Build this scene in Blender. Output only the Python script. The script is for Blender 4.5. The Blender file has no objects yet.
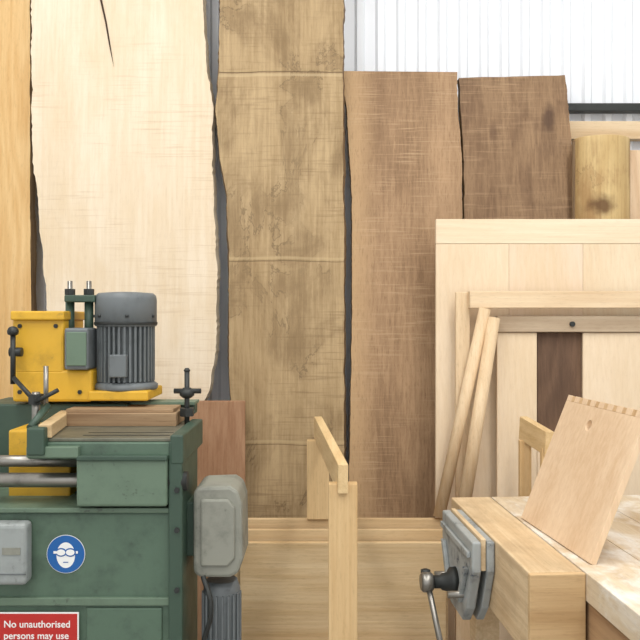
import bpy, bmesh, math, random
from mathutils import Vector, noise, Matrix
random.seed(4)
SC=bpy.context.scene
S=800.0; CZ=1.6
# image-pixel helpers: metres from pixel coordinates back-projected at an assumed depth
def X(px,D): return (px-320)*D/S
def Z(py,D): return CZ-(py-320)*D/S
def lin(c):
    r=[]
    for v in c:
        v=v/255.0
        r.append(v/12.92 if v<=0.04045 else ((v+0.055)/1.055)**2.4)
    return (r[0],r[1],r[2],1)

# ---------------- materials ----------------
class NT:
    def __init__(s,name):
        m=bpy.data.materials.new(name); m.use_nodes=True
        s.m=m; s.t=m.node_tree; s.n=s.t.nodes; s.b=s.n['Principled BSDF']
    def new(s,ty,**k):
        n=s.n.new(ty)
        for a,v in k.items(): setattr(n,a,v)
        return n
    def link(s,a,b): s.t.links.new(a,b)
    def math(s,op,a,b=None,clamp=False):
        n=s.new('ShaderNodeMath',operation=op); n.use_clamp=clamp
        for i,v in enumerate((a,b)):
            if v is None: continue
            if isinstance(v,(int,float)): n.inputs[i].default_value=v
            else: s.link(v,n.inputs[i])
        return n.outputs[0]
    def mix(s,f,a,b,mode='MIX'):
        n=s.new('ShaderNodeMix',data_type='RGBA',blend_type=mode)
        for i,v in ((0,f),(6,a),(7,b)):
            if isinstance(v,(int,float,tuple)): n.inputs[i].default_value=v
            else: s.link(v,n.inputs[i])
        return n.outputs[2]
    def ramp(s,f,stops):
        n=s.new('ShaderNodeValToRGB'); e=n.color_ramp.elements
        while len(e)<len(stops): e.new(0.5)
        for el,(p,c) in zip(e,stops):
            el.position=p; el.color=c if isinstance(c,tuple) else (c,c,c,1)
        s.link(f,n.inputs[0]); return n.outputs[0]
    def smooth(s,f,a,b):
        n=s.new('ShaderNodeMapRange',interpolation_type='SMOOTHSTEP')
        n.inputs[1].default_value=a; n.inputs[2].default_value=b
        s.link(f,n.inputs[0]); return n.outputs[0]
    def noise(s,vec,scale,detail=3,rough=.5,dist=0):
        n=s.new('ShaderNodeTexNoise'); n.inputs['Scale'].default_value=scale
        n.inputs['Detail'].default_value=detail; n.inputs['Roughness'].default_value=rough
        n.inputs['Distortion'].default_value=dist
        s.link(vec,n.inputs['Vector']); return n.outputs[0]
    def mapped(s,vec,scale,loc=(0,0,0)):
        n=s.new('ShaderNodeMapping'); n.inputs['Scale'].default_value=scale
        n.inputs['Location'].default_value=loc
        s.link(vec,n.inputs['Vector']); return n.outputs[0]
    def bump(s,h,st,dist=.01):
        n=s.new('ShaderNodeBump'); n.inputs['Strength'].default_value=st
        n.inputs['Distance'].default_value=dist
        s.link(h,n.inputs['Height']); s.link(n.outputs[0],s.b.inputs['Normal'])

def wood(name,c1,c2,axis='Z',seed=0,ring=2.2,rings=22,ringamt=.45,grain=70,blotch=None,bamt=0,bscale=2.5,contour=.0,
         cross=0,crossc=(120,90,60),lines=(),knots=(),sap=None,rough=.65,bump=.25,speck=.12):
    k=NT(name); tc=k.new('ShaderNodeTexCoord').outputs['Object']
    def sc(a,b):  # a across, b along
        return {'X':(b,a,a),'Y':(a,b,a),'Z':(a,a,b)}[axis]
    loc=(seed*1.73,seed*2.31,seed*3.17)
    v1=k.mapped(tc,sc(ring,ring*.16),loc)
    n1=k.noise(v1,1.0,2.5,.45,.3)
    r=k.math('SINE',k.math('MULTIPLY',n1,rings*6.28))
    r=k.math('MULTIPLY_ADD',r,.5); 
    r.node.inputs[2].default_value=.5
    v2=k.mapped(tc,sc(grain,grain*.025),loc)
    n2=k.noise(v2,1.0,4,.6)
    n2=k.smooth(n2,.3,.7)
    v3=k.mapped(tc,sc(5,1.0),loc)
    n3=k.smooth(k.noise(v3,1.0,3,.5),.3,.7)
    f=k.math('ADD',k.math('MULTIPLY',r,ringamt),k.math('MULTIPLY',n2,(1-ringamt)*.5))
    f=k.math('ADD',f,k.math('MULTIPLY',n3,(1-ringamt)*.5))
    col=k.ramp(f,[(0.1,lin(c1)),(0.9,lin(c2))])
    sep=k.new('ShaderNodeSeparateXYZ'); k.link(tc,sep.inputs[0])
    if blotch:
        vb=k.mapped(tc,sc(bscale,bscale*.7),loc)
        nb=k.noise(vb,1.0,6,.62,.5)
        nb2=k.math('MULTIPLY_ADD',k.math('SUBTRACT',n2,.5),.05); k.link(nb,nb2.node.inputs[2])
        col=k.mix(k.math('MULTIPLY',k.smooth(nb2,.42,.68),bamt),col,lin(blotch))
        if contour:
            e=k.math('ABSOLUTE',k.math('SUBTRACT',nb,.55))
            e=k.smooth(e,.014,0.0)
            mk=k.smooth(k.noise(k.mapped(tc,(3,3,3),loc),1.0,2),.45,.6)
            col=k.mix(k.math('MULTIPLY',k.math('MULTIPLY',e,mk),contour),col,lin(tuple(q*.7 for q in blotch)))
    if sap:
        x0,x1,c=sap
        wob=k.math('MULTIPLY',k.noise(k.mapped(tc,sc(3,.9),loc),1.0,3),.1)
        xx=k.math('ADD',sep.outputs[0],wob)
        col=k.mix(k.math('MULTIPLY',k.smooth(xx,x1+.05,x0+.05),.8),col,lin(c))
    if cross:
        vc=k.mapped(tc,sc(5,110),loc)
        nc=k.smooth(k.noise(vc,1.0,2,.5),.5,.75)
        vc2=k.mapped(tc,sc(2.5,3),loc)
        nc=k.math('MULTIPLY',nc,k.smooth(k.noise(vc2,1.0,2),.35,.6))
        col=k.mix(k.math('MULTIPLY',nc,cross),col,lin(crossc))
    if speck:
        sn=k.noise(k.mapped(tc,sc(160,22),loc),1.0,3,.7)
        dk=k.mix(1.0,col,(.55,.5,.45,1),'MULTIPLY')
        col=k.mix(k.math('MULTIPLY',k.smooth(sn,.5,.72),speck*2.2),col,dk)
    wn=k.math('MULTIPLY',k.math('SUBTRACT',k.noise(k.mapped(tc,(4,4,4),loc),1.0,4),.5),.02)
    for (z0,w,c,a) in lines:
        d=k.math('ABSOLUTE',k.math('SUBTRACT',k.math('ADD',sep.outputs[2],wn),z0))
        col=k.mix(k.math('MULTIPLY',k.smooth(d,w,w*.3),a),col,lin(c))
    for (kx,kz,rx,rz,c,a) in knots:
        dx=k.math('DIVIDE',k.math('SUBTRACT',sep.outputs[0],kx),rx)
        dz=k.math('DIVIDE',k.math('SUBTRACT',sep.outputs[2],kz),rz)
        d=k.math('SQRT',k.math('ADD',k.math('MULTIPLY',dx,dx),k.math('MULTIPLY',dz,dz)))
        d=k.math('ADD',d,k.math('MULTIPLY',k.math('SUBTRACT',k.noise(k.mapped(tc,(14,14,14),loc),1.0,4),.5),1.2))
        col=k.mix(k.math('MULTIPLY',k.smooth(d,1.1,.3),a),col,lin(c))
    k.link(col,k.b.inputs['Base Color'])
    k.b.inputs['Roughness'].default_value=rough
    k.b.inputs['Specular IOR Level'].default_value=.3
    k.bump(k.math('ADD',n2,k.math('MULTIPLY',r,.2)),bump,.002)
    return k.m

def paint(name,c,rough=.45,metal=0,wear=.25,wc=(60,60,55),scale=9,dirt=.3,bump=.1):
    k=NT(name); tc=k.new('ShaderNodeTexCoord').outputs['Object']
    n=k.noise(tc,scale,6,.65); n2=k.noise(tc,scale*6,3,.6)
    col=k.mix(k.math('MULTIPLY',k.smooth(n,.45,.75),dirt),lin(c),lin(tuple(q*.6 for q in c)))
    col=k.mix(k.math('MULTIPLY',k.smooth(k.math('MULTIPLY',n,n2),.34,.42),wear),col,lin(wc))
    k.link(col,k.b.inputs['Base Color'])
    k.b.inputs['Metallic'].default_value=metal
    r=k.math('MULTIPLY_ADD',n,.3); r.node.inputs[2].default_value=rough-.1
    k.link(r,k.b.inputs['Roughness'])
    k.bump(n2,bump,.002)
    return k.m

M={}
M['green']=paint('machine_green_paint',(84,106,88),.45,dirt=.45)
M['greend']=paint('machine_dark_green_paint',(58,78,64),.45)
M['greenl']=paint('machine_worn_green_paint',(100,120,100),.45,wear=.5)
M['yellow']=paint('machine_yellow_paint',(216,168,44),.45,dirt=.4)
M['mgrey']=paint('motor_grey_paint',(106,111,112),.45,dirt=.4)
M['lgrey']=paint('light_grey_housing',(138,138,126),.5,dirt=.75,scale=7,wear=.5,wc=(84,82,74))
M['sgrey']=paint('switch_box_grey',(150,155,152),.5)
M['steel']=paint('worn_steel',(150,146,138),.3,metal=.85,dirt=.6)
M['tsteel']=paint('table_steel',(116,114,98),.4,metal=.4,dirt=.6)
M['dark']=paint('dark_iron',(52,54,52),.45,metal=.4)
M['cast']=paint('vice_worn_paint',(160,164,162),.5,metal=.1,wear=1.0,wc=(50,62,84),scale=12,dirt=.9)
M['blue']=paint('sign_blue',(22,92,160),.4,dirt=.05,wear=0)
M['red']=paint('sign_red',(186,40,34),.4,dirt=.1,wear=0)
M['white']=paint('sign_white',(236,236,232),.45,dirt=.05,wear=0)
M['wallw']=paint('white_cladding',(234,236,239),.5,dirt=.06,wear=0,scale=2)
M['ceil']=paint('ceiling_white',(225,225,222),.8,dirt=.05,wear=0,scale=2)
M['floor']=paint('concrete_floor',(150,146,140),.7,dirt=.5,wear=.2,scale=3)
M['hole']=paint('dark_wood_hole',(60,40,25),.8)

# ---------------- geometry ----------------
def link(ob,parent=None):
    SC.collection.objects.link(ob)
    if parent: ob.parent=parent
    return ob
def empty(name):
    e=bpy.data.objects.new(name,None); e.empty_display_size=.1
    SC.collection.objects.link(e); return e
def mkobj(name,bm,mats,parent=None,smooth=False,bevel=0,seg=2):
    bmesh.ops.recalc_face_normals(bm,faces=bm.faces)
    me=bpy.data.meshes.new(name); bm.to_mesh(me); bm.free()
    if not isinstance(mats,(list,tuple)): mats=[mats]
    for m in mats: me.materials.append(m)
    if smooth:
        for p in me.polygons: p.use_smooth=True
    ob=bpy.data.objects.new(name,me); link(ob,parent)
    if bevel:
        b=ob.modifiers.new('bevel','BEVEL'); b.width=bevel; b.segments=seg; b.limit_method='ANGLE'
        b.angle_limit=math.radians(35)
    return ob
def hexa(name,p,mat,parent=None,bevel=0,seg=2):
    """p: 8 points, first 4 = one face loop, last 4 = opposite loop"""
    bm=bmesh.new(); v=[bm.verts.new(q) for q in p]
    for f in ((0,1,2,3),(7,6,5,4),(0,4,5,1),(1,5,6,2),(2,6,7,3),(3,7,4,0)):
        bm.faces.new([v[i] for i in f])
    return mkobj(name,bm,mat,parent,bevel=bevel,seg=seg)
def box(name,x0,x1,y0,y1,z0,z1,mat,parent=None,bevel=.003,seg=2):
    return hexa(name,[(x0,y0,z0),(x1,y0,z0),(x1,y0,z1),(x0,y0,z1),(x0,y1,z0),(x1,y1,z0),(x1,y1,z1),(x0,y1,z1)],mat,parent,bevel,seg)
def pbox(name,a,b,t,u,D,dep,mat,parent=None,bevel=.004,seg=2):
    return box(name,X(a,D),X(b,D),D,D+dep,Z(u,D),Z(t,D),mat,parent,bevel,seg)
def basis(d):
    d=d.normalized(); a=Vector((0,0,1)) if abs(d.z)<.9 else Vector((1,0,0))
    u=d.cross(a).normalized(); return u,d.cross(u).normalized()
def rod(name,p0,p1,r,mat,parent=None,r1=None,seg=20,bevel=0):
    p0=Vector(p0);p1=Vector(p1); u,w=basis(p1-p0); r1=r if r1 is None else r1
    bm=bmesh.new(); A=[];B=[]
    for i in range(seg):
        t=2*math.pi*i/seg; o=u*math.cos(t)+w*math.sin(t)
        A.append(bm.verts.new(p0+o*r)); B.append(bm.verts.new(p1+o*r1))
    bm.faces.new(A); bm.faces.new(B[::-1])
    for i in range(seg):
        f=bm.faces.new((A[i],A[(i+1)%seg],B[(i+1)%seg],B[i])); f.smooth=seg>8
    ob=mkobj(name,bm,mat,parent,bevel=bevel)
    return ob
def lathe(name,c,prof,mat,parent=None,seg=40,axis='Z'):
    bm=bmesh.new(); rings=[]
    for r,h in prof:
        ring=[]
        for i in range(seg):
            t=2*math.pi*i/seg
            if axis=='Z': q=(c[0]+r*math.cos(t),c[1]+r*math.sin(t),c[2]+h)
            elif axis=='Y': q=(c[0]+r*math.cos(t),c[1]+h,c[2]+r*math.sin(t))
            else: q=(c[0]+h,c[1]+r*math.cos(t),c[2]+r*math.sin(t))
            ring.append(bm.verts.new(q))
        rings.append(ring)
    for a,b in zip(rings,rings[1:]):
        for i in range(seg):
            bm.faces.new((a[i],a[(i+1)%seg],b[(i+1)%seg],b[i])).smooth=True
    bm.faces.new(rings[0]); bm.faces.new(rings[-1][::-1])
    return mkobj(name,bm,mat,parent,bevel=.0)
def beam(name,p0,p1,w,t,mat,parent=None,up=(0,0,1),bevel=.003):
    p0=Vector(p0);p1=Vector(p1); d=(p1-p0).normalized()
    s=d.cross(Vector(up)).normalized(); n=s.cross(d).normalized()
    P=[]
    for q in (p0,p1):
        for a,b in ((-1,-1),(1,-1),(1,1),(-1,1)): P.append(q+s*a*w/2+n*b*t/2)
    return hexa(name,P,mat,parent,bevel)
def prism(name,pts2,plane,a,b,mat,parent=None,bevel=.003):
    bm=bmesh.new()
    def P(q,h):
        return {'XZ':(q[0],h,q[1]),'YZ':(h,q[0],q[1]),'XY':(q[0],q[1],h)}[plane]
    A=[bm.verts.new(P(q,a)) for q in pts2]; B=[bm.verts.new(P(q,b)) for q in pts2]
    bm.faces.new(A); bm.faces.new(B[::-1]); n=len(A)
    for i in range(n): bm.faces.new((A[i],A[(i+1)%n],B[(i+1)%n],B[i]))
    return mkobj(name,bm,mat,parent,bevel=bevel)

def onp(px,py,y0,k):
    u=(px-320)/S; v=(py-320)/S
    t=(y0+CZ*k)/(1+k*v)
    return Vector((u*t,t,CZ-v*t))
def interp(pts,y):
    if y<=pts[0][0]: return pts[0][1]
    for (a,p),(b,q) in zip(pts,pts[1:]):
        if y<=b:
            s=(y-a)/(b-a); s=s*s*(3-2*s)*.5+s*.5
            return p+(q-p)*s
    return pts[-1][1]
def slab(name,L,R,tl,tr,y0,k,th,mats,seed=0,rough=1.2,live=.02,arch=0):
    bot=320+CZ*S/y0
    n=220; cols=14; bm=bmesh.new(); rows=[]
    for i in range(n+1):
        f=i/n
        pl=tl+(bot-tl)*f; pr=tr+(bot-tr)*f
        xl=interp(L,pl)+rough*(noise.noise(Vector((pl*.05,seed,0)))*1.2+noise.noise(Vector((pl*.25,seed,5)))*.7)
        xr=interp(R,pr)+rough*(noise.noise(Vector((pr*.05,seed,9)))*1.2+noise.noise(Vector((pr*.25,seed,13)))*.7)
        a=onp(xl,pl,y0,k); b=onp(xr,pr,y0,k); row=[]
        for j in range(cols+1):
            g=j/cols; p=a.lerp(b,g)
            if i==0: p=p+Vector((0,0,arch*(noise.noise(Vector((g*4,seed,3))))))
            row.append(p)
        bl=a+Vector((-live*(.4+.6*abs(noise.noise(Vector((f*9,seed,1))))),th,0))
        br=b+Vector((live*(.4+.6*abs(noise.noise(Vector((f*9,seed,2))))),th,0))
        bl.z=row[0].z; br.z=row[-1].z
        rows.append([bm.verts.new(q) for q in [bl]+row+[br]])
    m=len(rows[0])
    for a,b in zip(rows,rows[1:]):
        for j in range(m-1):
            fc=bm.faces.new((a[j],a[j+1],b[j+1],b[j]))
            if j in (0,m-2): fc.material_index=1
        fc=bm.faces.new((a[m-1],a[0],b[0],b[m-1]))
    bm.faces.new(rows[0]); bm.faces.new(rows[-1])
    return mkobj(name,bm,mats)

# ---------------- room ----------------
WY=4.27
def cladding(name,length0,length1,fixed,along,h,mat,inward):
    bm=bmesh.new(); per=.11; dep=.02; pts=[]
    x=length0
    while x<length1:
        for dx,d in ((0,0),(.055,0),(.068,dep),(.097,dep)): pts.append((x+dx,d))
        x+=per
    pts.append((length1,0))
    lo=[];hi=[]
    for a,d in pts:
        q=fixed+inward*d
        c=(a,q) if along=='X' else (q,a)
        lo.append(bm.verts.new((c[0],c[1],0))); hi.append(bm.verts.new((c[0],c[1],h)))
    for i in range(len(pts)-1): bm.faces.new((lo[i],lo[i+1],hi[i+1],hi[i]))
    ob=mkobj(name,bm,mat)
    so=ob.modifiers.new('thick','SOLIDIFY'); so.thickness=.004; so.offset=0
    return ob
cladding('wall_back',-3.5,3.5,WY,'X',4.8,M['wallw'],-1)
box('wall_left',-3.6,-3.5,-3,WY,0,4.8,M['wallw'])
box('wall_right',3.5,3.6,-3,WY,0,4.8,M['wallw'])
box('floor',-3.6,3.6,-3,WY+.05,-.1,0,M['floor'],bevel=0)
box('ceiling',-3.6,3.6,-3,WY+.05,4.8,4.9,M['ceil'],bevel=0)
pine=wood('pine_trim',(224,202,168),(206,176,136),'X',seed=5)
box('trim_1',X(566,4.19),1.9,4.19,4.248,Z(111,4.19),Z(103,4.19),M['dark'])
box('trim_2',X(566,4.19),1.9,4.19,4.248,Z(139,4.19),Z(121,4.19),pine)

# ---------------- slabs ----------------
w1=wood('yellow_pine_slab',(224,190,136),(206,164,106),seed=1,ringamt=.3,ring=3,rings=14)
bark=wood('bark_edge',(150,124,92),(104,82,58),seed=2,ringamt=.2,bump=.8)
paleE=wood('pale_live_edge',(214,202,180),(176,154,122),seed=3,ringamt=.2,bump=.8)
slab('wood_slab',[(-200,-50),(640,-50)],[(-200,30),(200,30),(440,33)],-150,-150,3.96,.045,.05,[w1,bark],seed=1,rough=.5)
w2=wood('pale_sycamore_slab',(234,218,194),(222,202,172),seed=8,ringamt=.12,ring=1.4,rings=5,cross=.4,crossc=(196,168,132),
  blotch=(220,197,162),bamt=.6,bscale=2.2,grain=50,speck=.06)
s2=slab('wood_slab',[(-200,30),(150,32),(200,38),(310,47),(400,46)],[(-200,198),(0,203),(60,206),(110,213),(150,212),(200,214),(280,217),(350,216),(380,211),(420,198),(560,196)],
  -150,-150,3.9,.05,.05,[w2,paleE],seed=2,rough=1.6)
w3=wood('spalted_oak_slab',(190,164,124),(160,134,96),seed=15,ringamt=.15,ring=2,rings=6,cross=.5,crossc=(128,104,72),
  blotch=(128,104,72),bamt=.75,bscale=3.4,contour=.45,lines=[(Z(80,4.1),.010,(206,184,144),.4),(Z(77,4.1),.004,(84,62,38),.8),(Z(259,4.03),.010,(200,176,134),.4),(Z(262,4.03),.004,(84,62,38),.5),(Z(441,3.96),.010,(200,176,134),.4),(Z(444,3.96),.004,(84,62,38),.5)])
slab('wood_slab',[(-200,222),(0,220),(60,219),(110,216),(150,219),(200,227),(260,229),(370,229),(405,231),(440,242),(520,246)],[(-200,343),(0,343),(190,343),(225,344),(440,344),(560,343)],
  -150,-150,3.88,.05,.05,[w3,bark],seed=3,rough=1.0)
w4=wood('walnut_slab',(176,143,108),(140,110,80),seed=21,ringamt=.15,ring=1.7,rings=10,cross=.6,crossc=(192,162,126),sap=(X(350,4),X(385,4),(196,162,120)),
  blotch=(124,95,68),bamt=.65,bscale=2,speck=.22)
slab('wood_slab',[(72,343),(130,348),(200,352),(320,352),(440,350),(560,347)],[(72,457),(110,458),(160,462),(420,463),(560,463)],
  71,72,3.86,.085,.045,[w4,bark],seed=4,rough=.8,live=.006)
w5=wood('dark_walnut_slab',(156,126,94),(120,92,66),seed=33,ringamt=.15,ring=2,rings=12,blotch=(98,72,52),bamt=.75,cross=.5,crossc=(178,148,114),
  knots=[(X(545,4.15),Z(122,4.15),.045,.09,(78,56,42),.8),(X(490,4.15),Z(135,4.15),.03,.06,(98,72,52),.6)],speck=.22)
slab('wood_slab',[(76,459),(160,464),(400,466)],[(76,565),(90,567),(150,572),(225,576),(500,578)],
  78,75,3.86,.085,.045,[w5,bark],seed=5,rough=.9,live=.006,arch=.02)
bm=bmesh.new(); pts=[(98,-30),(100,0),(105,22),(109,45),(114,68),(110.5,45),(106.8,22),(102,0),(100.5,-30)]
bm.faces.new([bm.verts.new(onp(a,b,3.895,.05)) for a,b in pts])
ck=mkobj('drying_crack',bm,M['hole'],s2)
# log & pale plank at right
wl=wood('yellow_log',(210,184,132),(182,150,98),seed=41,ringamt=.3,ring=3,rings=8,knots=[(X(590,4)+.02,Z(208,4),.09,.06,(96,66,38),.9)],blotch=(160,124,80),bamt=.8,bscale=4,contour=.4)
lg=empty('half_round_log')
bm=bmesh.new(); rings=[]; D=3.99
for i in range(60):
    z=Z(139,D)*(1-i/59); ring=[]
    for j in range(28):
        t=2*math.pi*j/28
        r=.137*(1+.03*noise.noise(Vector((math.cos(t)*1.5,math.sin(t)*1.5,z*2))))
        ring.append(bm.verts.new((X(601,D)+r*math.cos(t),D+.0+r*.75*math.sin(t),z)))
    rings.append(ring)
for a,b in zip(rings,rings[1:]):
    for j in range(28): bm.faces.new((a[j],a[(j+1)%28],b[(j+1)%28],b[j])).smooth=True
bm.faces.new(rings[0]); bm.faces.new(rings[-1])
mkobj('log_body',bm,wl,lg,bevel=.006)
for s,a in enumerate((math.pi+.12,-.12)):
    rod('bark_strip_%d'%(s+1),(X(601,D)+.134*math.cos(a),D+.0,0),(X(601,D)+.134*math.cos(a),D,Z(141,D)),.012,bark,lg,seg=8)
wp=wood('pale_plank',(226,200,166),(208,174,138),seed=44)
box('timber_plank',X(630,4.0),X(690,4.0),4.0,4.05,0,Z(150,4.0),wp)
wb=wood('brown_board_wood',(178,140,108),(150,110,80),seed=50,ringamt=.25,rings=12)
def leanboard(name,a,b,t,u,y0,k,th,mat,parent=None,bevel=.003):
    q=[onp(a,u,y0,k),onp(b,u,y0,k),onp(b,t,y0,k),onp(a,t,y0,k)]
    return hexa(name,q+[p+Vector((0,th,0)) for p in q],mat,parent,bevel)
leanboard('wood_board',170,245,401,320+CZ*S/3.68,3.68,.1,.025,wb)

# big pale panel
pp=wood('pale_maple_panel',(230,209,180),(220,196,162),seed=60,ringamt=.2,ring=1.6,rings=6,speck=.06)
pph=wood('pale_maple_rail',(234,215,186),(222,198,164),'X',seed=61,ringamt=.2,speck=.06)
tp=empty('tabletop_panel'); y0=3.6;k=.1; bt=320+CZ*S/y0
xs=[436,509,583,657,720]
for i in range(4):
    m=wood('maple_stave_%d'%i,(232-2*i,211-(i%2)*4,182),(220,196,162),seed=62+i,ringamt=.2,ring=1.6,rings=6,speck=.06)
    leanboard('stave_%d'%(i+1),xs[i]+.1,xs[i+1]-.1,244,bt,y0,k,.035,m,tp,bevel=.0012)
leanboard('end_batten',436,720,219,243.7,y0-.001,k,.037,pph,tp)

# table frame leaning in front
tf=empty('folded_table_frame'); y0=3.5;k=.1
lw=wood('light_frame_wood',(230,208,174),(210,180,142),'X',seed=70,ringamt=.25,rings=10)
lwz=wood('light_frame_wood_upright',(226,202,166),(206,174,134),'Z',seed=71,ringamt=.25,rings=10)
grw=wood('grey_frame_wood',(184,164,138),(160,138,112),'X',seed=72,ringamt=.25)
dkw=wood('dark_gap_wood',(112,86,66),(86,64,48),'Z',seed=73,ringamt=.3)  # the gap's darkness is put into this wood colour
leanboard('top_rail',470,720,291,308,y0-.03,k,.07,lw,tf)
leanboard('second_rail',497,720,316,332,y0,k,.04,grw,tf)
fb=320+CZ*S/(y0)
leanboard('panel_left',497,537,332.5,fb,y0+.015,k,.02,pp,tf)
leanboard('panel_right',583,720,332.5,fb,y0+.015,k,.02,pp,tf)
leanboard('dark_gap_fill',537.2,582.8,332.5,432,y0+.04,k,.015,dkw,tf)  # added board, coloured dark to stand in for the open gap
leanboard('panel_lower',537.2,582.8,432.5,fb,y0+.018,k,.02,pp,tf)
leanboard('left_stile',456,470,292,fb,y0+.02,k,.025,lwz,tf)
rod('leg_1',onp(485,309,y0-.03,k),onp(439,517,y0-.02,k),.027,lwz,tf)
rod('leg_2',onp(494,318,y0-.045,k),onp(460,530,y0-.06,k),.028,lwz,tf,r1=.03)
p=onp(572,324,y0,k); lathe('screw_knob',(p.x,p.y-.012,p.z),[(.012,0),(.012,.014)],M['dark'],tf,seg=14,axis='Y')

# horizontal boards
def hb(name,a,b,t,D,th,c1,c2,seed,zb=0):
    m=wood(name+'_%d_grain'%seed,c1,c2,'X',seed=seed,ringamt=.3,ring=2.4,rings=9)
    return box(name,X(a,D),X(b,D),D,D+th,zb,Z(t,D),m,bevel=.002)
hb('oak_board',225,447,519,3.555,.025,(212,184,142),(188,154,110),80)
hb('oak_board',225,448,530,3.515,.025,(220,194,152),(198,166,122),81)
hb('oak_board',240,446,543,3.47,.03,(222,196,154),(198,166,120),82,zb=.19)
box('timber_bearer',X(236,3.43),X(450,3.43),3.43,3.51,0,.188,wb)

# trestles
def trestle(name,xn,Dn,zn,xf,Df,zf,w,t,seed,on_stack=None):
    e=empty(name)
    a=wood(name+'_up_%d'%seed,(224,194,146),(202,166,116),'Z',seed=seed,ringamt=.3,rings=12)
    b=wood(name+'_rail_%d'%seed,(226,198,150),(204,170,120),'Y',seed=seed+1,ringamt=.3,rings=12)
    box('near_post',xn-w/2,xn+w/2,Dn,Dn+t,0,zn,a,e)
    box('far_post',xf-w/2,xf+w/2,Df-t,Df,on_stack or 0,zf-.05,a,e)
    beam('top_rail',(xn-.0,Dn-.02,zn+.02),(xf,Df+.02,zf),.035,.1,b,e)
    box('near_foot',xn-.2,xn+.2,Dn-.01,Dn+t+.01,0,.06,a,e)
    if not on_stack:
        beam('low_rail',(xn,Dn+t,.35),(xf,Df-t,.35),.03,.08,b,e)
        box('far_foot',xf-.2,xf+.2,Df-t-.01,Df+.01,0,.06,a,e)
    return e
trestle('wooden_trestle',X(343,2.7),2.7,Z(484,2.7),X(318,3.585),3.585,Z(428,3.585),.098,.045,90,on_stack=Z(519,3.555)+.001)
trestle('wooden_trestle',X(548,3.25),3.25,Z(448,3.25),X(524,3.46),3.46,Z(428,3.46),.05,.03,94)

# ---------------- workbench ----------------
wbn=empty('workbench'); BZ=.9
bt1=wood('bench_beam_wood',(222,198,160),(196,166,126),'Y',seed=100,blotch=(176,150,116),bamt=.6,bscale=5,ringamt=.25,rings=10)
bt2=wood('bench_top_wood',(216,198,168),(188,162,128),'Y',seed=101,blotch=(234,230,222),bamt=.8,bscale=8,grain=50,ringamt=.2)
bend=wood('bench_end_grain',(204,172,128),(178,144,100),'X',seed=102,ringamt=.5,rings=14)
bdk=wood('bench_apron_wood',(180,146,108),(146,112,80),'Y',seed=103)
box('jaw_beam',.577,.733,2.22,3.16,.66,BZ,bt1,wbn,.004)
box('jaw_end_cap',.577,.736,2.205,2.222,.655,BZ-.002,bend,wbn,.003)
for i in range(4):
    x0=.737+i*.2
    box('top_plank_%d'%(i+1),x0,x0+.198,1.55,3.16,.82,BZ,bt2,wbn,.003)
box('apron_side',.745,.775,1.6,3.1,.66,.819,bdk,wbn)
box('apron_far',.6,1.5,3.1,3.13,.5,.659,bdk,wbn)
for i,(x,y) in enumerate(((.62,2.95),(.80,1.65),(1.42,2.95),(1.42,1.65))):
    box('leg_%d'%(i+1),x,x+.09,y,y+.09,0,.66 if x<.7 else .82,bt1,wbn)
box('stretcher_1',.82,.86,1.74,3.0,.15,.25,bdk,wbn)
box('stretcher_2',.71,1.42,2.97,3.01,.15,.25,bdk,wbn)

# vice
v=empty('bench_vice')
jaw=[(2.54,BZ-.005),(2.98,BZ-.005),(2.98,.80),(2.91,.66),(2.85,.60),(2.67,.60),(2.61,.66),(2.54,.80)]
prism('front_jaw',jaw,'YZ',.502,.532,M['cast'],v,.006)
prism('rear_jaw',jaw,'YZ',.55,.575,M['cast'],v,.004)
box('jaw_liner',.533,.549,2.55,2.97,.80,BZ+.002,bt1,v,.002)
prism('jaw_rib_1',[(2.58,.80),(2.61,.80),(2.70,.66),(2.67,.66)],'YZ',.487,.502,M['cast'],v)
prism('jaw_rib_2',[(2.94,.80),(2.91,.80),(2.82,.66),(2.85,.66)],'YZ',.487,.502,M['cast'],v)
prism('jaw_rib_top',[(2.56,.86),(2.96,.86),(2.96,.84),(2.56,.84)],'YZ',.490,.502,M['cast'],v)
lathe('screw_boss',(.502,2.76,.70),[(.05,0),(.048,-.02),(.032,-.03),(.028,-.05),(.022,-.055),(.022,-.08)],M['dark'],v,axis='X',seg=28)
lathe('screw_head',(.422,2.76,.70),[(.026,0),(.034,-.008),(.034,-.035),(.026,-.043)],M['steel'],v,axis='X',seg=24)
rod('guide_bar_1',(.45,2.66,.69),(.576,2.66,.69),.012,M['steel'],v)
rod('guide_bar_2',(.45,2.87,.69),(.576,2.87,.69),.012,M['steel'],v)
h0,h1=(.400,2.78,.725),(.43,2.62,.49)
rod('handle_bar',h0,h1,.010,M['steel'],v)
for i,q in enumerate((h0,h1)):
    lathe('handle_end_%d'%(i+1),(q[0],q[1],q[2]-.014),[(.008,0),(.017,.004),(.017,.024),(.008,.028)],M['dark'],v,seg=16)
# the bench stands slightly askew in the room
piv=Vector((.577,2.22,0)); rot=Matrix.Translation(piv)@Matrix.Rotation(math.radians(3.6),4,'Z')@Matrix.Translation(-piv)
wbn.matrix_world=rot; v.matrix_world=rot

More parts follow.
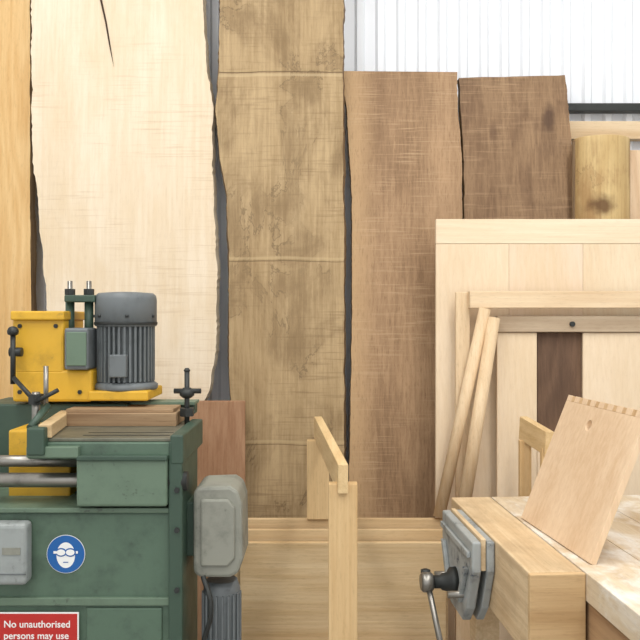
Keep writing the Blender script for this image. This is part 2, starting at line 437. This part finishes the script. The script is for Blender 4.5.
# dovetailed board
db=empty('dovetailed_board')
A=Vector((.708,2.82,.904));B=Vector((.771,2.286,.904));C=Vector((.885,2.82,1.335))
u=(B-A); Lu=u.length; u.normalize(); w=(C-A); w=w-u*w.dot(u); H=w.length; w.normalize(); n=u.cross(w).normalized()
if n.x<0: n=-n
th=.02
def bb(name,u0,u1,w0,w1,n0,n1,mat,parent,bevel=.0012):
    P=[A+u*a+w*b+n*c for c in (n0,n1) for a,b in ((u0,w0),(u1,w0),(u1,w1),(u0,w1))]
    return hexa(name,P,mat,parent,bevel)
dw=wood('drawer_side_wood',(230,203,170),(212,180,144),'Z',seed=110,ringamt=.2,rings=8,speck=.06)
de=wood('drawer_tail_endgrain',(206,172,130),(184,148,106),'X',seed=111)
body=bb('board',0,Lu,0,H-.022,0,th,dw,db)
for (hu,hw,hr) in ((.225,H-.085,.018),):
    c=A+u*hu+w*hw
    cut=rod('cutter',c-n*.05,c+n*.1,hr,M['hole'],None,seg=28)
    bm_=body.modifiers.new('h','BOOLEAN'); bm_.operation='DIFFERENCE'; bm_.object=cut; bm_.solver='EXACT'
    bpy.context.view_layer.objects.active=body; bpy.context.view_layer.update()
    bpy.ops.object.modifier_move_to_index(modifier='h',index=0)
    bpy.ops.object.modifier_apply(modifier='h')
    bpy.data.objects.remove(cut)
N=9; st=Lu/N
for i in range(N):
    bb('tail_%d'%(i+1),i*st+.0005,(i+.62)*st,H-.0218,H,0,th,dw,db)
    bb('pin_%d'%(i+1),(i+.62)*st+.0004,(i+1)*st,H-.0218,H-.001,.0005,th,de,db)
q=A+u*.24+w*(H*.55)+n*(th+.012)
beam('prop',q,(q.x+.01,q.y,BZ+.004),.03,.02,dw,db,up=(0,1,0))

# ---------------- machine ----------------
mc=empty('slot_mortising_machine'); D=2.5
G,GD,GL,YL=M['green'],M['greend'],M['greenl'],M['yellow']
box('base_cabinet',X(-70,D),X(172,D),D,D+.36,.06,Z(512,D),G,mc,.008)
box('rear_pedestal',X(-70,D),X(100,D),D+.36,D+.62,.06,Z(404,2.86),GD,mc,.008)
box('plinth',X(-74,D),X(184,D),D-.02,D+.37,0,.08,M['dark'],mc)
box('top_flange',X(-72,D),X(172,D),D-.015,D+.36,Z(512,D),Z(507,D),GL,mc,.003)
box('base_column',X(170,D),X(184,D),D-.03,D+.28,.06,Z(440,D),GD,mc,.006)
pbox('front_ledge',-70,170,598,606,D-.012,.02,GL,mc,.003)
pbox('lower_door',86,162,608,700,D-.008,.02,G,mc,.004)
for i,(a,b) in enumerate(((177,530),(177,590),(177,490))):
    lathe('column_bolt_%d'%(i+1),(X(a,D-.03),D-.03,Z(b,D-.03)),[(.009,.0),(.009,-.008)],M['dark'],mc,seg=6,axis='Y')
pbox('yellow_bed',8,70,430,510,2.66,.2,YL,mc,.008)
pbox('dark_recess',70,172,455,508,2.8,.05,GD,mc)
for i,(yy,r,a,b,dd) in enumerate(((461,.019,-70,84,2.6),(480,.023,-70,174,2.56))):
    rod('guide_shaft_%d'%(i+1),(X(a,dd),dd,Z(yy,dd)),(X(b,dd),dd,Z(yy,dd)),r,M['steel'],mc,seg=28)
rod('shaft_collar',(X(166,2.5),2.5,Z(481,2.5)),(X(188,2.5),2.5,Z(481,2.5)),.03,M['dark'],mc)
pbox('carriage_box',76,167,459,507,2.46,.3,GL,mc,.008)
pbox('carriage_lip',76,167,456,461,2.45,.32,GD,mc,.003)
# table
zt=Z(437,D)
box('table_top',X(30,D),X(180,D),D-.02,D+.42,zt-.012,zt,M['tsteel'],mc,.003)
box('table_skirt',X(30,D),X(180,D),D-.025,D+.42,zt-.066,zt-.012,G,mc,.006)
box('table_cheek',X(172,D),X(185,D),D-.032,D+.38,zt-.08,zt+.010,GD,mc,.005)
for i in range(2):
    box('table_slot_%d'%(i+1),X(80,D),X(168,D),D+.03+i*.06,D+.04+i*.06,zt,zt+.001,M['dark'],mc,0)
pbox('table_bracket',26,78,447,458,D-.05,.05,GL,mc,.003)
wf=wood('fence_ply',(170,143,110),(134,106,78),'X',seed=120,ringamt=.25)
wf2=wood('fence_ash',(210,184,142),(184,154,112),'Y',seed=121,ringamt=.25)
box('backing_board',X(66,2.75),X(176,2.75),2.75,2.93,zt+.0,zt+.045,wf,mc,.002)
box('backing_board_top',X(64,2.75),X(172,2.75),2.77,2.93,zt+.045,zt+.057,wf,mc,.002)
beam('side_strip',(X(46,2.48),2.47,zt+.022),(X(68,2.9),2.9,zt+.022),.04,.042,wf2,mc)
pbox('cross_rail',32,195,404,414,2.94,.06,GD,mc,.004)
pbox('cross_rail_lip',32,195,402,405,2.92,.1,GL,mc,.001)
pbox('yellow_head',12,92,370,402,2.83,.28,YL,mc,.01)
pbox('yellow_column',12,64,318,374,2.83,.24,YL,mc,.01)
pbox('yellow_cap',10,64,311,320,2.81,.28,YL,mc,.005)
pbox('yellow_web',62,92,340,374,2.9,.12,YL,mc,.006)
for i,(a,b) in enumerate(((20,326),(56,326),(20,392),(80,392))):
    lathe('head_bolt_%d'%(i+1),(X(a,2.83),2.83,Z(b,2.83)),[(.008,.0),(.008,-.006)],M['dark'],mc,seg=6,axis='Y')
pbox('motor_foot',88,148,391,401,2.82,.26,YL,mc,.006)
# motor
mx,my=X(126,2.93),2.93
z0=Z(392,2.8); z1=Z(326,2.8); z2=Z(291,2.8)
lathe('motor_flange',(mx,my,z0),[(.112,0),(.115,.005),(.115,.018),(.1,.028)],M['mgrey'],mc,48)
bm=bmesh.new()
nf=34; prof=[]
for i in range(nf):
    for fr,r in ((0,.087),(.28,.087),(.32,.104),(.72,.104),(.76,.087)):
        t=2*math.pi*(i+fr)/nf; prof.append((r*math.cos(t),r*math.sin(t)))
lo=[bm.verts.new((mx+a,my+b,z0+.03)) for a,b in prof]; hi=[bm.verts.new((mx+a,my+b,z1+.005)) for a,b in prof]
bm.faces.new(lo); bm.faces.new(hi[::-1]); nn=len(lo)
for i in range(nn): bm.faces.new((lo[i],lo[(i+1)%nn],hi[(i+1)%nn],hi[i]))
mkobj('motor_fins',bm,M['mgrey'],mc)
hc=z2-z1
lathe('motor_fan_cowl',(mx,my,z1),[(.100,-.004),(.111,0),(.111,hc*.78),(.108,hc*.9),(.098,hc*.97),(.05,hc*1.0),(.03,hc*1.0)],M['mgrey'],mc,48)
lathe('motor_cowl_band',(mx,my,z1+.004),[(.113,0),(.1135,.002),(.1135,.008),(.113,.01)],M['dark'],mc,48)
for i,a in enumerate((-2.3,-1.3,-.3,-2.9)):
    lathe('cowl_screw_%d'%(i+1),(mx+.111*math.cos(a),my+.111*math.sin(a)-.002,z1+.03),[(.006,0),(.006,.01)],M['dark'],mc,10)
box('motor_foot_plate',mx-.03,mx+.03,my-.125,my-.09,z0+.05,z0+.13,M['mgrey'],mc,.004)
pbox('junction_box',64,88,328,370,2.80,.12,M['mgrey'],mc,.008)
pbox('junction_lid',66,86,332,366,2.792,.01,GL,mc,.003)
rod('cable_gland',(X(76,2.85),2.85,Z(372,2.85)),(X(76,2.85),2.85,Z(380,2.85)),.014,M['dark'],mc)
for i,a in enumerate((70,89)):
    rod('stud_%d'%(i+1),(X(a,2.9),2.9,Z(345,2.9)),(X(a,2.9),2.9,Z(281,2.9)),.009,M['steel'],mc)
    rod('stud_nut_%d'%(i+1),(X(a,2.9),2.9,Z(295,2.9)),(X(a,2.9),2.9,Z(289,2.9)),.019,M['dark'],mc,seg=6)
    rod('stud_sleeve_%d'%(i+1),(X(a,2.9),2.9,Z(340,2.9)),(X(a,2.9),2.9,Z(302,2.9)),.016,GD,mc)
pbox('stud_bridge',64,95,295,302,2.86,.08,GD,mc,.004)
def p3(a,b,d): return (X(a,d),d,Z(b,d))
rod('height_lever',p3(13,332,2.78),p3(13,384,2.78),.009,M['dark'],mc)
lathe('height_lever_knob',(X(13,2.78),2.78,Z(336,2.78)),[(.006,0),(.018,.006),(.020,.018),(.014,.03),(.004,.034)],M['dark'],mc,20)
rod('lever_pivot',p3(10,352,2.79),p3(22,352,2.79),.016,M['dark'],mc)
rod('link_arm',p3(14,378,2.76),p3(34,400,2.7),.008,M['dark'],mc)
rod('clamp_spindle',p3(36,392,2.6),p3(36,440,2.6),.013,M['steel'],mc)
rod('clamp_nut',p3(36,404,2.6),p3(36,394,2.6),.024,M['dark'],mc,seg=6)
rod('clamp_lever',p3(36,402,2.58),p3(58,390,2.58),.007,M['dark'],mc)
rod('clamp_post',p3(46,366,2.66),p3(46,412,2.66),.008,M['steel'],mc)
rod('clamp_arm',p3(30,428,2.5),p3(48,406,2.6),.012,GD,mc)
pbox('clamp_block',26,44,428,456,2.44,.06,GD,mc,.006)
dd=2.8
rod('hold_down_screw',p3(187,370,dd),p3(187,433,dd),.009,M['dark'],mc)
rod('hold_down_crossbar',p3(174,391,dd),p3(201,391,dd),.009,M['dark'],mc)
lathe('hold_down_hub',(X(187,dd),dd,Z(398,dd)),[(.014,0),(.026,.01),(.026,.022),(.014,.036)],M['dark'],mc,20)
rod('hold_down_nut',p3(187,416,dd),p3(187,408,dd),.026,M['dark'],mc,seg=6)
lathe('hold_down_tip',(X(187,dd),dd,Z(372,dd)),[(.009,0),(.012,.006),(.006,.014)],M['dark'],mc,14)
# right housing
D2=2.52
prism('belt_housing',[(X(a,D2),Z(b,D2)) for a,b in ((193,492),(198,487),(230,486),(238,491),(242,504),(243,560),(238,574),(230,578),(199,578),(193,573))],'XZ',D2,D2+.2,M['lgrey'],mc,.02)
prism('housing_cover',[(X(a,D2),Z(b,D2)) for a,b in ((201,499),(228,499),(235,507),(235,558),(228,566),(201,566))],'XZ',D2-.010,D2+.01,M['lgrey'],mc,.006)
box('housing_bracket',X(183,D2),X(197,D2),D2+.04,D2+.16,Z(560,D2),Z(505,D2),GD,mc,.004)
lathe('lower_motor',(X(222,2.62),2.62,Z(640,2.62)),[(.05,-.06),(.06,-.05),(.06,.17),(.05,.2)],M['mgrey'],mc,32)
for i in range(10):
    t=math.pi+math.pi*(i+.5)/10
    c=(X(222,2.62)+.062*math.cos(t),2.62+.062*math.sin(t))
    box('lower_motor_fin_%d'%(i+1),c[0]-.003,c[0]+.003,c[1]-.008,c[1]+.008,Z(650,2.6),Z(592,2.6),M['mgrey'],mc,0)
rod('lower_motor_support',(X(222,2.62),2.62,.0),(X(222,2.62),2.62,Z(645,2.6)),.03,M['dark'],mc)
cu=bpy.data.curves.new('power_cable','CURVE'); cu.dimensions='3D'; cu.bevel_depth=.008
sp=cu.splines.new('BEZIER'); cp=[p3(203,576,2.5),p3(211,606,2.47),p3(202,650,2.49),(X(194,2.5),2.48,.1)]
sp.bezier_points.add(3)
for q,c in zip(sp.bezier_points,cp): q.co=c; q.handle_left_type=q.handle_right_type='AUTO'
cu.materials.append(M['dark']); link(bpy.data.objects.new('power_cable',cu),mc)
pbox('switch_box',-16,26,524,586,2.44,.06,M['sgrey'],mc,.014,3)
pbox('switch_box_seam',-15,25.5,574,575,2.438,.004,M['mgrey'],mc,0)
pbox('switch_box_label',2,20,548,555,2.437,.004,M['lgrey'],mc,0)

# goggles sign
sg=empty('eye_protection_sign'); Ds=D-.002; cx,cz=X(66,Ds),Z(554,Ds); R=.06
lathe('disc_border',(cx,Ds,cz),[(R,0),(R,-.001)],M['white'],sg,64,'Y')
lathe('blue_disc',(cx,Ds-.001,cz),[(R*.97,0),(R*.97,-.0012)],M['blue'],sg,64,'Y')
def disc2(name,x,z,rx,rz,y,mat):
    bm=bmesh.new(); bm.faces.new([bm.verts.new((x+rx*math.cos(t*math.pi/16),y,z+rz*math.sin(t*math.pi/16))) for t in range(32)])
    o=mkobj(name,bm,mat,sg); s_=o.modifiers.new('t','SOLIDIFY'); s_.thickness=.0006; return o
disc2('head',cx,cz-.003,.029,.040,Ds-.0026,M['white'])
for sx,nm in ((-1,'left'),(1,'right')):
    disc2('goggle_'+nm,cx+sx*.0145,cz+.006,.0175,.0135,Ds-.0034,M['blue'])
    disc2('lens_'+nm,cx+sx*.0145,cz+.006,.0135,.0095,Ds-.004,M['white'])
box('goggle_strap_left',cx-.038,cx-.028,Ds-.0036,Ds-.003,cz+.002,cz+.010,M['white'],sg,0)
box('goggle_strap_right',cx+.028,cx+.038,Ds-.0036,Ds-.003,cz+.002,cz+.010,M['white'],sg,0)
box('mouth',cx-.008,cx+.008,Ds-.0036,Ds-.003,cz-.026,cz-.0235,M['blue'],sg,0)
# warning sign
wsn=empty('warning_sign'); Dw=D-.014
box('sign_border',X(-12,Dw),X(79,Dw),Dw-.002,Dw,Z(680,Dw),Z(612,Dw),M['white'],wsn,0)
box('sign_face',X(-10,Dw),X(77.5,Dw),Dw-.003,Dw-.002,Z(655,Dw),Z(613.5,Dw),M['red'],wsn,0)
for i,tx in enumerate(('No unauthorised','persons may use','this machine')):
    c=bpy.data.curves.new('t','FONT'); c.body=tx; c.size=.030; c.extrude=.0004; c.offset=.0003; c.align_x='LEFT'
    c.materials.append(M['white'])
    o=bpy.data.objects.new('lettering_%d'%(i+1),c); o.rotation_euler=(math.pi/2,0,0)
    o.location=(X(4,Dw),Dw-.0034,Z(627+i*11.5,Dw)); link(o,wsn)

# ---------------- lights ----------------
def area(name,loc,sx,sy,p,col=(1,.99,.975),rot=(0,0,0)):
    l=bpy.data.lights.new(name,'AREA'); l.shape='RECTANGLE'; l.size=sx; l.size_y=sy; l.energy=p; l.color=col
    o=bpy.data.objects.new(name,l); o.location=loc; o.rotation_euler=rot; SC.collection.objects.link(o); return o
area('ceiling_light',(-1.4,1.4,4.7),.5,3,85)
area('ceiling_light',(1.4,1.4,4.7),.5,3,85)
area('ceiling_light',(0,-1.2,4.7),3,.6,70,rot=(math.radians(15),0,0))
wd=bpy.data.worlds.new('daylight'); wd.use_nodes=True; SC.world=wd
wd.node_tree.nodes['Background'].inputs[0].default_value=(.96,.98,1,1)
wd.node_tree.nodes['Background'].inputs[1].default_value=1.3
cam=bpy.data.cameras.new('camera'); co=bpy.data.objects.new('camera',cam); SC.collection.objects.link(co)
co.location=(0,0,CZ); co.rotation_euler=(math.pi/2,0,0); cam.lens=45; cam.sensor_width=36; cam.clip_start=.05
SC.camera=co
SC.view_settings.view_transform='Standard'
SC.view_settings.exposure=0.0
